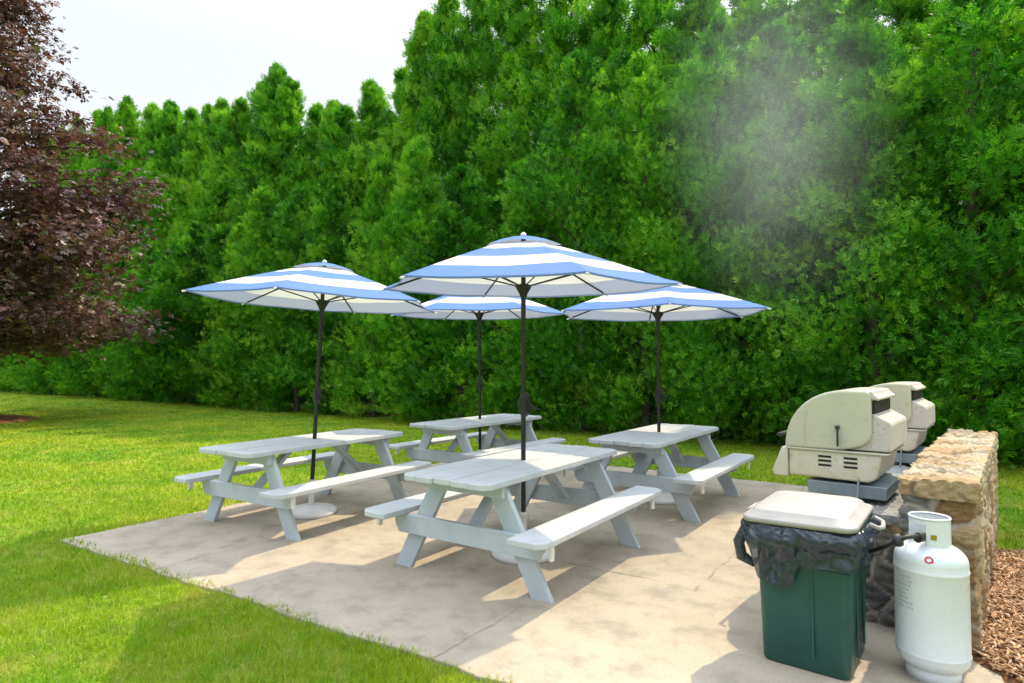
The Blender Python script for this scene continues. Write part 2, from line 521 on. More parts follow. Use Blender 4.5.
# mulch bed right of the wall, a low mound with an uneven outline
wall_o = Vector((2.125, 3.37, 0))
def wloc(x, y):                      # wall frame -> world
    return (wall_o.x + x * WY + y * WX, wall_o.y - x * WX + y * WY)
nb = 48
outline = []
for i in range(nb):
    a = 2 * math.pi * i / nb
    ex, ey = 0.98, 1.38
    cx, cy = 1.10, 1.05
    k = 1 + 0.05 * math.sin(3 * a + 1) + 0.035 * math.sin(7 * a)
    x = cx + ex * k * math.copysign(abs(math.cos(a)) ** 0.6, math.cos(a))
    y = cy + ey * k * math.copysign(abs(math.sin(a)) ** 0.6, math.sin(a))
    outline.append((max(x, 0.24), y))
rings = []
for s_, z in ((1.0, 0.004), (0.95, 0.035), (0.75, 0.055), (0.4, 0.065), (0.05, 0.07)):
    rings.append([(*wloc(1.10 + (x - 1.10) * s_, 1.05 + (y - 1.05) * s_), z) for x, y in outline])
mb = MB(); mb.loft(rings, cap0=False)
tag(mb.build('mulch_bed', M_MULCH), kind='structure')
def in_mulch(x, y):
    dx = x - wall_o.x; dy = y - wall_o.y
    lx = dx * WY - dy * WX; ly = dx * WX + dy * WY
    return (np.abs((lx - 1.10) / 0.98) ** 2.6 + np.abs((ly - 1.05) / 1.38) ** 2.6 < 0.97) | ((lx > -0.6) & (lx < 0.37) & (ly > -0.1) & (ly < 3.2))
nr = np.random.default_rng(11)
# loose bark chips
N = 22000
lx = nr.uniform(0.30, 2.2, N); ly = nr.uniform(-0.45, 2.5, N)
ok = (np.abs((lx - 1.10) / 0.98) ** 2.6 + np.abs((ly - 1.05) / 1.38) ** 2.6 < 1.12)
lx, ly = lx[ok], ly[ok]; N = len(lx)
rr = np.maximum(np.abs(lx - 1.1) / 0.98, np.abs(ly - 1.05) / 1.38)
cz = np.interp(rr, [0.05, 0.4, 0.75, 0.95, 1.0], [0.07, 0.065, 0.055, 0.035, 0.008]) + nr.uniform(0, 0.014, N)
cx = wall_o.x + lx * WY + ly * WX; cy = wall_o.y - lx * WX + ly * WY
L_ = nr.uniform(0.010, 0.036, N) * nr.uniform(.6, 1, N); Wd = nr.uniform(0.002, 0.007, N); T_ = nr.uniform(0.0015, 0.004, N)
an = nr.uniform(0, 6.28, N); ti = nr.normal(0, 0.38, N)
d = np.stack([np.cos(an) * np.cos(ti), np.sin(an) * np.cos(ti), np.sin(ti)], 1)
e = np.stack([-np.sin(an), np.cos(an), nr.normal(0, 0.25, N)], 1)
e /= np.linalg.norm(e, axis=1)[:, None]
f_ = np.cross(d, e)
C = np.stack([cx, cy, cz], 1)
V = []
for k in (-1, 1):
    for i, jx in ((-1, -1), (1, -0.7), (0.9, 1), (-0.8, 0.9)):
        V.append(C + d * (i * L_)[:, None] + e * (jx * Wd)[:, None] + f_ * (k * T_)[:, None])
V = np.stack(V, 1).reshape(-1, 3)
fq = np.array([(3, 2, 1, 0), (4, 5, 6, 7), (0, 1, 5, 4), (1, 2, 6, 5), (2, 3, 7, 6), (3, 0, 4, 7)])
F = (np.arange(N)[:, None, None] * 8 + fq[None]).reshape(-1)
o = np_mesh('mulch_chips', V, F, np.full(N * 6, 4), M_CHIP, attr={'tint': np.repeat(nr.beta(2, 2.2, N), 8)})
tag(o, 'loose orange brown bark chips covering the bed right of the stone wall', 'mulch', kind='stuff')

# ------------------------------------------------------------------ grass blades
def grass(N, seed):
    g = np.random.default_rng(seed)
    # sample in polar coordinates round the viewer's end of the garden so near turf is densest
    rmin, rmax = 2.0, 40.0
    r = rmin * (rmax / rmin) ** (g.random(N) ** 0.92)
    th = g.uniform(-0.86, 0.86, N)
    x = r * np.sin(th); y = r * np.cos(th)
    u, v = to_uv(x, y)
    wob = 0.03 + 0.03 * np.sin(u * 9 + 1) + 0.03 * np.sin(v * 7.3) + 0.025 * np.sin(v * 23 + u * 17) + g.normal(0, 0.02, N)
    inp = (u > P_U0 + P_SL * (v - P_V0) + wob) & (u < P_U1 + wob) & (v > P_V0 + wob) & (v < 0.22 + wob)
    keep = ~inp & ~in_mulch(x, y) & (u < 11.6)
    x, y, r, u, v = x[keep], y[keep], r[keep], u[keep], v[keep]
    n = len(x)
    near_edge = ((np.abs(u - P_U0 - P_SL * (v - P_V0)) < 0.12) & (v < 0.5) & (v > P_V0 - 0.1)) | ((np.abs(v - P_V0) < 0.12) & (u > P_U0 - 0.1) & (u < P_U1 + 0.1))
    clump = 0.75 + 0.5 * (np.sin(x * 2.3 + np.sin(y * 1.7) * 2) * np.sin(y * 2.9 + np.sin(x * 1.3) * 2) * 0.5 + 0.5)
    H = g.uniform(0.024, 0.052, n) * clump * np.where(near_edge, 1.25, 1.0)
    w = 0.0022 * np.maximum(1.0, r / 3.6) * g.uniform(0.8, 1.4, n)
    az = g.uniform(0, 6.283, n); lean = g.uniform(0.15, 0.95, n)
    dx, dy = np.cos(az), np.sin(az)
    sx, sy = -dy, dx
    fa = g.uniform(0, 6.283, n); sx, sy = np.cos(fa), np.sin(fa)
    P0 = np.stack([x, y, np.zeros(n)], 1)
    sd = np.stack([sx, sy, np.zeros(n)], 1) * w[:, None]
    P1 = P0 + np.stack([dx * lean * H * 0.35, dy * lean * H * 0.35, H * 0.6], 1)
    P2 = P0 + np.stack([dx * lean * H * 1.0, dy * lean * H * 1.0, H * (1 - 0.25 * lean)], 1)
    V = np.stack([P0 - sd, P0 + sd, P1 + sd * 0.8, P1 - sd * 0.8, P2], 1).reshape(-1, 3)
    b = np.arange(n)[:, None] * 5
    F = (b + np.array([0, 1, 2, 3, 3, 2, 4])[None]).reshape(-1)
    sizes = np.tile([4, 3], n)
    o = np_mesh('grass', V, F, sizes, M_BLADE, attr={'tint': np.repeat(g.random(n), 5)})
    tag(o, 'short mown lawn grass with yellow and dry patches around the patio', 'grass', kind='stuff')
grass(400000, 5)

# ------------------------------------------------------------------ foliage
def orth(d, g):
    r = g.normal(size=d.shape)
    s = r - d * np.sum(r * d, 1)[:, None]
    return s / np.linalg.norm(s, axis=1)[:, None]

def sprays(C, D, size, tint, g, K=8, wr=0.120, spread=0.70, flat=None):
    """fern-like flat branchlets: K lance-shaped scales either side of an axis"""
    n = len(C)
    Sd = orth(D, g) if flat is None else flat
    Nn = np.cross(D, Sd)
    out = []; tn = []
    for k in range(K):
        t = (k + 0.5) / K
        sg = 1 if k % 2 else -1
        ang = spread * (1 - 0.45 * t) * (0.0 if k == K - 1 else 1.0) + g.normal(0, 0.12, n)
        base = C + D * (size * t * 0.75)[:, None]
        dr = D * np.cos(ang)[:, None] + Sd * (np.sin(ang) * sg)[:, None] + Nn * g.normal(0, 0.22, n)[:, None]
        dr[:, 2] -= 0.10
        sl = np.cross(Nn, dr)
        ln = size * (0.62 - 0.34 * t) * g.uniform(0.8, 1.2, n)
        wd = ln * wr * g.uniform(0.8, 1.25, n)
        mid = base + dr * (ln * 0.45)[:, None]
        tip = base + dr * ln[:, None]; tip[:, 2] -= ln * 0.12
        out.append(np.stack([base, mid + sl * wd[:, None], tip, mid - sl * wd[:, None]], 1))
        tn.append(tint + g.normal(0, 0.07, n))
    V = np.stack(out, 1).reshape(-1, 3)
    T = np.repeat(np.stack(tn, 1).reshape(-1), 4)
    return V, T

def make_conifer(H, rad, seed, nl, ns, ssize, zc=0.05, tone=0.0):
    """upright hedge conifer: leader, up-swept limbs, each limb carrying its own clump of sprays"""
    g = np.random.default_rng(seed)
    CC = []; DD = []; TT = []; SZ = []
    wood = MB()
    tops = [(0, 0, 0), (g.normal(0, .05), g.normal(0, .05), H * .35), (g.normal(0, .09), g.normal(0, .09), H * .7), (g.normal(0, .12), g.normal(0, .12), H * .97)]
    wood.tube(tops, [0.11 * H / 8, 0.085 * H / 8, 0.05 * H / 8, 0.012], 7)
    lobes = g.uniform(0, 6.28, 3)
    for i in range(nl):
        q = (i + g.random()) / nl
        q = q ** 0.93
        z = zc + q * (H - zc) * 0.985
        prof = (min(1.0, 0.74 + q * 2.2)) * (1 - q ** 1.8) ** 0.86 + 0.022
        a = g.uniform(0, 6.283)
        rr = rad * prof * (1 + 0.22 * math.sin(5.5 * z / H * 3.1 + lobes[2]) * (q > 0.3) + 0.16 * math.sin(2 * a + lobes[0]) + 0.12 * math.sin(3 * a + lobes[1] + z)) * g.uniform(0.72, 1.16)
        up = 0.30 + 0.75 * q + 0.9 * max(0, q - 0.8) * 5
        ax = np.interp(z, [p[2] for p in tops], [p[0] for p in tops]); ay = np.interp(z, [p[2] for p in tops], [p[1] for p in tops])
        d0 = np.array([math.cos(a), math.sin(a), up]); d0 /= np.linalg.norm(d0)
        L = rr / math.hypot(d0[0], d0[1])
        o0 = np.array([ax, ay, max(0.05, z - L * d0[2] * 0.6)])
        if i % 3 == 0:
            wood.tube([tuple(o0), tuple(o0 + d0 * L * 0.5 + (0, 0, .03)), tuple(o0 + d0 * L * 0.85)], [0.022, 0.014, 0.005], 5, cap=False)
        m_ = int(ns * g.uniform(0.7, 1.3) * (0.45 + 0.55 * prof) )
        t = 1 - np.abs(g.normal(0, 0.26, m_)); t = np.clip(t, 0.15, 1.08)
        w = (0.05 + 0.150 * rad * prof * (1.15 - np.abs(t - 0.75)))
        P = o0 + d0 * (L * t)[:, None] + g.normal(size=(m_, 3)) * (w * 0.8)[:, None] * np.array([1, 1, 0.75])
        P[:, 2] = np.maximum(P[:, 2], 0.06)
        D = d0 * 0.55 + g.normal(size=(m_, 3)) * 0.45 + np.array([0, 0, 0.62])
        D /= np.linalg.norm(D, axis=1)[:, None]
        CC.append(P); DD.append(D)
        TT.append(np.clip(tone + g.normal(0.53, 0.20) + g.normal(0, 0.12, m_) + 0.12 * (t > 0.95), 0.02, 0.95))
        SZ.append(ssize * g.uniform(0.65, 1.3, m_))
    C = np.concatenate(CC); D = np.concatenate(DD); T = np.concatenate(TT); Z = np.concatenate(SZ)
    V, Tn = sprays(C, D, Z, T, g)
    return wood, V, Tn

def conifer_thing(H, rad, seed, nl, ns, ss, **kw):
    wood, V, Tn = make_conifer(H, rad, seed, nl, ns, ss, **kw)
    root = empty('conifer_tree')
    wood.build('trunk', M_BARK, root)
    nq = len(V) // 4
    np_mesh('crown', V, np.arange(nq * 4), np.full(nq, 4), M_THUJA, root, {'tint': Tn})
    return root

LF = 'bushy bright green conifer in the front row of the hedge, leafy down to the grass'
LB = 'tall pointed green conifer rising behind the front row of the hedge'
front_protos = [conifer_thing(7.0, 1.35, 20 + i, 170, 82, 0.19) for i in range(5)]
near_protos = [conifer_thing(8.2, 1.6, 40 + i, 230, 100, 0.165) for i in range(3)]
tall_protos = [conifer_thing(13.0, 2.15, 60 + i, 250, 78, 0.30, tone=0.10) for i in range(4)]  # lighter tone puts the brighter light on the back row into the leaf colour
used = set()
def plant(protos, i, x, y, H, H0, rz, sxy, label, group):
    p = protos[i % len(protos)]
    if id(p) not in used:
        used.add(id(p)); o = p
    else:
        o = copy_tree(p)
    o.location = (x, y, -0.02); o.rotation_euler = (0, 0, rz)
    o.scale = (sxy, sxy, H / H0)
    tag(o, label, 'tree', group)
hr = random.Random(9)
v = -50.0; i = 0
while v < 8.5:
    u = 12.25 + hr.uniform(-0.25, 0.25)
    x, y = uv(u, v)
    if v > -7.5:
        H = hr.uniform(7.9, 8.8); plant(near_protos, i, x, y, H, 8.2, hr.uniform(0, 6.28), hr.uniform(0.92, 1.08), LF, 'front row of the conifer hedge')
        v += hr.uniform(1.25, 1.55)
    else:
        H = hr.uniform(6.2, 7.6); plant(front_protos, i, x, y, H, 7.0, hr.uniform(0, 6.28), hr.uniform(0.95, 1.15), LF, 'front row of the conifer hedge')
        v += hr.uniform(1.45, 1.8)
    i += 1
# taller row behind, following the skyline
XS = [-60, 60, 120, 150, 190, 215, 245, 275, 300, 330, 360, 395, 412, 440, 480, 520, 560, 600, 640, 700, 780]
YS = [105, 100, 96, 84, 108, 92, 86, 62, 92, 96, 88, 74, 32, -20, -55, -48, -62, -40, -50, -30, -30]
v = -56.0; i = 0
while v < 8.0:
    u = 17.6 + hr.uniform(-0.5, 0.5)
    x, y = uv(u, v)
    xp = 512 + 614 * x / y
    yt = np.interp(xp, XS, YS) + hr.uniform(-4, 20)
    H = 1.5 + (363 - yt) / 614 * y
    if xp > 690: H = min(H, hr.uniform(10.5, 11.5)); u -= 1.8
    H = min(H, 18)
    x, y = uv(u, v)
    plant(tall_protos, i, x, y, H, 13.0, hr.uniform(0, 6.28), hr.uniform(0.9, 1.12), LB, 'tall back row of the conifer hedge')
    v += hr.uniform(1.15, 1.6)
    i += 1

# purple-leaved maple at the left
def maple():
    g = np.random.default_rng(77)
    root = empty('maple_tree', (-14.6, 15.6, 0))
    tag(root, 'broad purple-leaved maple on the left edge, dark burgundy layered foliage', 'tree')
    wood = MB()
    wood.tube([(0, 0, 0), (.05, .02, 1.2), (.02, -.05, 2.6), (.1, 0, 5), (0, .1, 8.5), (.1, 0, 12.0)], [.30, .22, .20, .14, .08, .02], 10)
    ZR = [1.7, 2.3, 3.2, 4.5, 5.6, 6.6, 7.6, 8.8, 10.2, 11.6, 13.0]
    RR = [3.2, 4.3, 4.9, 5.1, 4.7, 4.4, 4.0, 3.1, 2.4, 1.8, 0.7]
    CC, DD, SZ, TT = [], [], [], []
    for i in range(420):
        z = g.uniform(1.9, 12.9)
        if g.random() < 0.35: z = g.uniform(1.8, 6.5)
        a = g.uniform(0, 6.283)
        r = np.interp(z, ZR, RR) * g.uniform(0.45, 1.06)
        zb = max(1.3, z - r * g.uniform(0.25, 0.55))
        tip = np.array([r * math.cos(a), r * math.sin(a), z])
        st = np.array([0, 0, zb])
        mid = st * 0.45 + tip * 0.55 + np.array([0, 0, 0.12 * r])
        if i % 2 == 0:
            wood.tube([tuple(st), tuple(mid), tuple(tip)], [.05, .028, .006], 5, cap=False)
        n = int(g.uniform(75, 165) * (0.75 if z > 7.2 else 0.95))
        t = np.clip(1 - np.abs(g.normal(0, 0.2, n)), 0.3, 1.05)
        P = np.where((t < .55)[:, None], st + (mid - st) * (t / .55)[:, None], mid + (tip - mid) * ((t - .55) / .45)[:, None])
        P = P + np.clip(g.normal(size=(n, 3)), -2, 2) * np.array([.36, .36, .15])
        CC.append(P)
        D = g.normal(size=(n, 3)) * np.array([1, 1, .5]) + np.array([math.cos(a), math.sin(a), -0.2])
        DD.append(D / np.linalg.norm(D, axis=1)[:, None])
        SZ.append(g.uniform(.12, .25, n))
        TT.append(np.clip(g.normal(.42, .13) + g.normal(0, .13, n) + (g.random(n) < 0.05) * .6, 0, 1))
    C = np.concatenate(CC); D = np.concatenate(DD); Z = np.concatenate(SZ); T = np.concatenate(TT)
    flat = np.cross(D, np.array([0, 0, 1.0]) + g.normal(size=D.shape) * 0.35); flat /= np.linalg.norm(flat, axis=1)[:, None]
    V, Tn = sprays(C, D, Z, T, g, K=5, wr=0.34, spread=1.15, flat=flat)
    wood.build('trunk', M_BARK, root)
    nq = len(V) // 4
    np_mesh('crown', V, np.arange(nq * 4), np.full(nq, 4), M_MAPLE, root, {'tint': Tn})
maple()
mb = MB()
mb.loft([[(-14.6 + r * math.cos(a) * (1 + .05 * math.sin(5 * a)), 15.6 + r * math.sin(a), z) for a in np.linspace(0, 6.283, 40, endpoint=False)] for r, z in ((2.1, .004), (2.0, .03), (1.0, .08), (.1, .1))], cap0=False)
tag(mb.build('tree_mulch_ring', M_MULCH), kind='structure')

# ------------------------------------------------------------------ picnic tables
def make_table():
    root = empty('picnic_table')
    L = 1.95; Wd = 0.75; th = 0.04
    g = random.Random(4)
    # table top: five planks in one mesh, outer corners clipped
    mb = MB(); pw = Wd / 5
    for i in range(5):
        x0 = -Wd / 2 + i * pw + 0.002; x1 = x0 + pw - 0.004
        dz = g.uniform(-0.002, 0.002); e0 = g.uniform(-.008, .008); e1 = g.uniform(-.008, .008)
        y0 = -L / 2 + e0; y1 = L / 2 + e1; c = 0.055
        if i == 0: pts = [(x0 + c, y0), (x1, y0), (x1, y1), (x0 + c, y1), (x0, y1 - c), (x0, y0 + c)]
        elif i == 4: pts = [(x0, y0), (x1 - c, y0), (x1, y0 + c), (x1, y1 - c), (x1 - c, y1), (x0, y1)]
        else: pts = [(x0, y0), (x1, y0), (x1, y1), (x0, y1)]
        mb.prism(pts, 0.74 - th + dz, 0.74 + dz)
    mb.build('tabletop', M_PAINT, root, bevel=0.006)
    for s in (-1, 1):
        c = 0.06; xi = s * 0.520; xo = s * 0.775; y0 = -L / 2; y1 = L / 2
        pts = [(xi, y0), (xo - s * c, y0), (xo, y0 + c), (xo, y1 - c), (xo - s * c, y1), (xi, y1)]
        if s < 0: pts = pts[::-1]
        mb = MB(); mb.prism(pts, 0.402, 0.442)
        b = mb.build('bench', M_PAINT, root, bevel=0.007)
        for q in (-1, 1):
            h = MB(); h.box((s * 0.735, q * (L / 2 - 0.17), 0.352), (0.022, 0.035, 0.10)); h.build('bracket', M_WPLA, b, bevel=0.003)
    for q in (-1, 1):
        y = q * 0.685
        for s in (-1, 1):
            # splayed leg: a parallelogram board with feet and heads cut level
            w = 0.155
            xt = s * 0.225; xb = s * 0.600
            pts = [(xb - w / 2, 0.0), (xb + w / 2, 0.0), (xt + w / 2, 0.70), (xt - w / 2, 0.70)]
            mb = MB(); Mx = Matrix(((1, 0, 0, 0), (0, 0, -1, 0), (0, 1, 0, 0), (0, 0, 0, 1)))
            mb.prism(pts, -0.02, 0.02, M=Matrix.Translation((0, y, 0)) @ Mx)
            mb.build('leg', M_FRAME, root, bevel=0.005)
        mb = MB()
        pts = [(-0.60, 0.262), (0.60, 0.262), (0.64, 0.33), (0.64, 0.4005), (-0.64, 0.4005), (-0.64, 0.33)]
        mb.prism(pts, -0.02, 0.02, M=Matrix.Translation((0, y + q * 0.0425, 0)) @ Mx)
        mb.build('seat_beam', M_FRAME, root, bevel=0.005)
        mb = MB(); mb.box((0, y + q * 0.0425, 0.655), (0.66, 0.04, 0.088)); mb.build('top_cleat', M_FRAME, root, bevel=0.005)
        mb = MB(); mb.bar((0, y - q * 0.03, 0.33), (0, q * 0.25, 0.685), 0.088, 0.04); mb.build('brace', M_FRAME, root, bevel=0.005)
    return root
TABLES = [((0.0883, 4.8203), 0.6013), ((-1.989, 6.1409), 0.5585), ((1.6043, 6.7357), 0.6127), ((-0.426, 8.2538), 0.6432)]
TLAB = ['nearest pale grey picnic table in mid patio, half sunlit, half shaded',
        'pale grey picnic table on the left side of the patio beside the lawn',
        'pale grey picnic table on the right, between the front table and the grills',
        'farthest pale grey picnic table, at the back of the patio before the hedge']
tab = make_table()
for i, (p, a) in enumerate(TABLES):
    o = tab if i == 0 else copy_tree(tab)
    o.location = (p[0], p[1], PZ - 0.004); o.rotation_euler = (0, 0, -a)
    tag(o, TLAB[i], 'picnic table', 'picnic tables on the patio')

# ------------------------------------------------------------------ umbrellas and their bases
def make_umbrella():
    root = empty('patio_umbrella')
    RIM, ZR_, ZV, RV = 1.16, 2.11, 2.40, 0.27
    mb = MB(); mb.tube([(0, 0, 0.06), (0, 0, 2.50)], 0.0185, 12); mb.build('pole', M_DARK, root)
    mb = MB()
    mb.loft([[(x * s_ , y * s_ - 0.012, z) for x, y in ((-.032, -.036), (.032, -.036), (.036, .036), (-.036, .036))] for s_, z in ((.5, 1.09), (.95, 1.12), (1.0, 1.17), (.9, 1.24), (.5, 1.27))], smooth=False)
    ch = mb.build('crank_housing', M_DARK, root, bevel=0.006)
    mb = MB(); mb.tube([(0, -.05, 1.18), (0, -.085, 1.18), (.05, -.09, 1.15), (.05, -.125, 1.15)], 0.007, 8); mb.build('crank_handle', M_DARK, ch)
    mb = MB(); mb.lathe([(.024, 2.02), (.034, 2.05), (.062, 2.10), (.066, 2.115), (.03, 2.125)], 18); mb.build('runner_hub', M_DARK, root)
    # canopy: six panels, four stripes each, panels sag a little between ribs
    bands = [0.0, 0.10, 0.255, 0.27, 0.53, 0.785, 1.0]
    mb = MB()
    NS = 10
    def pt(k, t, s):                 # sector k, t along the panel 0..1, s from vent (0) to rim (1)
        a0 = k * math.pi / 3; a1 = a0 + math.pi / 3
        r = RV * 0.8 + (RIM - RV * 0.8) * s
        z = ZV + 0.03 + (ZR_ - ZV - 0.03) * (s ** 1.08)
        bow = 4 * t * (1 - t)
        x = r * (math.cos(a0) * (1 - t) + math.cos(a1) * t); y = r * (math.sin(a0) * (1 - t) + math.sin(a1) * t)
        sh = 1 - 0.022 * bow * s
        return (x * sh, y * sh, z - 0.016 * bow * s + 0.004 * math.sin(9 * t + 2.1 * k) * math.sin(7 * s + k) * bow)
    steps = [0.0, 0.125, 0.25, 0.375, 0.5, 0.625, 0.75, 0.875, 1.0]
    for k in range(6):
        vs = [pt(k, i / NS, s) for s in steps for i in range(NS + 1)]
        fs = []; n1 = NS + 1
        b0 = len(mb.v)
        mb.v += vs
        for j in range(len(steps) - 1):
            for i in range(NS):
                mb.f.append((b0 + j * n1 + i, b0 + j * n1 + i + 1, b0 + (j + 1) * n1 + i + 1, b0 + (j + 1) * n1 + i))
                mb.m.append((0, 1, 0, 1)[j // 2]); mb.sm.append(True)
        hv = [vs[-n1 + i] for i in range(n1)]
        mb.add(hv + [(x * 0.998, y * 0.998, z - 0.014) for x, y, z in hv], [(i, i + 1, n1 + i + 1, n1 + i) for i in range(NS)], 1, True)
    can = mb.build('canopy', [M_FAB_W, M_FAB_B], root)
    # raised vent cap
    mb = MB()
    for k in range(6):
        a0 = k * math.pi / 3; a1 = a0 + math.pi / 3
        prev = None
        for j, (r, z) in enumerate(((0.02, 2.498), (0.12, 2.482), (0.215, 2.455), (0.300, 2.419))):
            row = []
            for i in range(7):
                t = i / 6; bow = 4 * t * (1 - t)
                row.append((r * (math.cos(a0) * (1 - t) + math.cos(a1) * t), r * (math.sin(a0) * (1 - t) + math.sin(a1) * t), z + (0.018 * bow * (j / 3) ** 2 if j else 0)))
            if prev: mb.add(prev + row, [(i, i + 1, 7 + i + 1, 7 + i) for i in range(6)], 1, True)
            prev = row
    vt = mb.build('vent_cap', [M_FAB_W, M_FAB_B], root)
    mb = MB(); mb.lathe([(.016, 2.495), (.024, 2.505), (.022, 2.515), (.010, 2.525), (.003, 2.53)], 14); mb.build('finial', M_WPLA, root)
    for k in range(6):
        a = k * math.pi / 3; c, s = math.cos(a), math.sin(a)
        mb = MB()
        mb.tube([(.03 * c, .03 * s, 2.435), (.6 * c, .6 * s, 2.262), (1.15 * c, 1.15 * s, 2.098)], 0.0085, 6)
        rb = mb.build('rib', M_DARK, root)
        mb = MB(); mb.tube([(.05 * c, .05 * s, 2.11), (.6 * c, .6 * s, 2.245)], 0.006, 6); mb.build('strut', M_DARK, rb)
        mb = MB(); mb.tube([(1.10 * c, 1.10 * s, 2.113), (1.185 * c, 1.185 * s, 2.090)], 0.009, 6); mb.build('pocket', M_FAB_W, rb)
    return root
def make_base():
    root = empty('umbrella_base')
    mb = MB()
    mb.lathe([(.235, 0.0), (.245, .012), (.245, .035), (.215, .058), (.12, .075), (.05, .085), (.03, .09)], 40)
    mb.build('base_disc', M_WPLA, root)
    mb = MB(); mb.lathe([(.028, .085), (.028, .31), (.033, .312), (.033, .335), (.022, .337)], 20)
    mb.build('pole_sleeve', M_WPLA, root)
    mb = MB(); mb.tube([(.03, 0, .29), (.055, 0, .29)], .006, 8); mb.lathe([(.016, .282), (.016, .298)], 10, (.06, 0)); mb.build('set_screw', M_WPLA, root)
    return root
um = make_umbrella(); ub = make_base()
UP = [(48, R(-2.6), 0.0, 0.99, 'front'), (30, 0.0, R(2.6), 1.0, 'left'), (22, 0.0, 0.0, 0.967, 'right'), (0, R(-0.8), R(-0.4), 1.02, 'back')]
ULAB = ['blue and white striped umbrella over the nearest table, largest and highest in the photo',
        'blue and white striped umbrella leaning over the left table beside the lawn',
        'blue and white striped umbrella over the right table, in front of the dark hedge',
        'smallest striped umbrella, over the farthest table and partly behind the front canopy']
BLAB = ['white round umbrella base under the nearest picnic table',
        'white round umbrella base under the left picnic table',
        'white round umbrella base under the right picnic table',
        'white round umbrella base under the farthest picnic table']
for i, (yaw, tx, ty, sc, _) in enumerate(UP):
    o = um if i == 0 else copy_tree(um)
    (x, y), a = TABLES[i]
    Mrot = Matrix.Rotation(ty, 4, 'Y') @ Matrix.Rotation(-tx, 4, 'X') @ Matrix.Rotation(R(yaw), 4, 'Z')
    piv = Vector((x, y, PZ + 0.2))
    Mm = Matrix.Translation(piv) @ Mrot @ Matrix.Translation((0, 0, -0.2)) @ Matrix.Diagonal((1.05 if i == 1 else 1, 1.05 if i == 1 else 1, sc, 1))
    o.matrix_world = Mm
    tag(o, ULAB[i], 'umbrella', 'striped patio umbrellas')
    b = ub if i == 0 else copy_tree(ub)
    b.location = (x, y, PZ); b.rotation_euler = (0, 0, 0.7 * i)
    tag(b, BLAB[i], 'umbrella base', 'white umbrella bases')

# ------------------------------------------------------------------ stone wall
def stone_box(name, x0, x1, y0, y1, z0, z1, seeds_n, parent, palette, seed, step=0.014, aniso=(1, 1, 1), relief=0.030, mortar=(0.50, 0.46, 0.39), mw=0.065, lean=None):
    g = np.random.default_rng(seed)
    lo = np.array([x0, y0, z0]); hi = np.array([x1, y1, z1])
    # seeds near the shell of the box
    Sd = []
    while len(Sd) < seeds_n:
        p = lo + (hi - lo) * g.random(3)
        ax = g.integers(0, 3)
        p[ax] = lo[ax] if g.random() < 0.5 else hi[ax]
        if all(np.sum(((p - q) / aniso) ** 2) > (0.09) ** 2 for q in Sd): Sd.append(p)
        else:
            if g.random() < 0.02: Sd.append(p)
    Sd = np.array(Sd)
    colr = np.array([palette(p, g) for p in Sd])
    hgt = g.uniform(0.35, 1.0, len(Sd))
    VV = []; FF = []; base = 0
    def grid(o, a, b, na, nb):
        nonlocal base
        ii, jj = np.meshgrid(np.linspace(0, 1, na + 1), np.linspace(0, 1, nb + 1), indexing='ij')
        P = o + ii[..., None] * a + jj[..., None] * b
        VV.append(P.reshape(-1, 3))
        idx = base + np.arange((na + 1) * (nb + 1)).reshape(na + 1, nb + 1)
        FF.append(np.stack([idx[:-1, :-1], idx[1:, :-1], idx[1:, 1:], idx[:-1, 1:]], -1).reshape(-1, 4))
        base += (na + 1) * (nb + 1)
    dx, dy, dz = hi - lo
    n = lambda d: max(2, int(round(d / step)))
    X = np.array([dx, 0, 0]); Y = np.array([0, dy, 0]); Zv = np.array([0, 0, dz])
    grid(lo, X, Zv, n(dx), n(dz))                       # near end
    grid(lo + Y + X, -X, Zv, n(dx), n(dz))              # far end
    grid(lo + X, Y, Zv, n(dy), n(dz))                   # right
    grid(lo + Y, -Y, Zv, n(dy), n(dz))                  # left
    grid(lo + Zv, X, Y, n(dx), n(dy))                   # top
    V = np.concatenate(VV); F = np.concatenate(FF)
    # rounded outward direction, the same for every face that shares an edge
    c = np.clip(V, lo + 0.03, hi - 0.03); c[:, 2] = np.minimum(V[:, 2], hi[2] - 0.03)
    nd = V - c; ln = np.linalg.norm(nd, axis=1); nd /= np.maximum(ln, 1e-6)[:, None]
    wob = np.stack([np.sin(V @ g.normal(0, 14, 3) + g.uniform(0, 6)) + 0.6 * np.sin(V @ g.normal(0, 34, 3) + g.uniform(0, 6)) for _ in range(3)], 1) * 0.011
    Q = (V + wob)
    D1 = np.full(len(V), 9.); D2 = np.full(len(V), 9.); I1 = np.zeros(len(V), int)
    for k, s in enumerate(Sd):
        dd = np.sqrt((((Q - s) / aniso) ** 2).sum(1))
        m1 = dd < D1
        D2 = np.where(m1, D1, np.minimum(D2, dd)); I1 = np.where(m1, k, I1); D1 = np.where(m1, dd, D1)
    e = np.clip((D2 - D1) / mw, 0, 1)
    s_ = np.clip((e - 0.12) / 0.5, 0, 1); s_ = s_ * s_ * (3 - 2 * s_)
    fine = sum(np.sin(V @ g.normal(0, f, 3) + g.uniform(0, 6)) for f in (25, 45, 60, 80, 100, 120, 140)) * 0.0024
    V = V + nd * (s_ * relief * hgt[I1] + fine * (0.4 + s_) - 0.012)[:, None]
    col = colr[I1] * (0.9 + 0.2 * np.random.default_rng(seed + 1).random((len(V), 1)))
    mt = np.clip(1.25 - e / 0.26, 0, 1)[:, None]
    col = col * (1 - mt) + np.array(mortar) * mt
    o = np_mesh(name, V, F.reshape(-1), np.full(len(F), 4), M_STONE, parent, {'stone': col}, smooth=True)
    return o
GREY = [(0.15, 0.15, 0.145), (0.20, 0.195, 0.185), (0.11, 0.11, 0.115), (0.24, 0.22, 0.19), (0.17, 0.16, 0.15)]
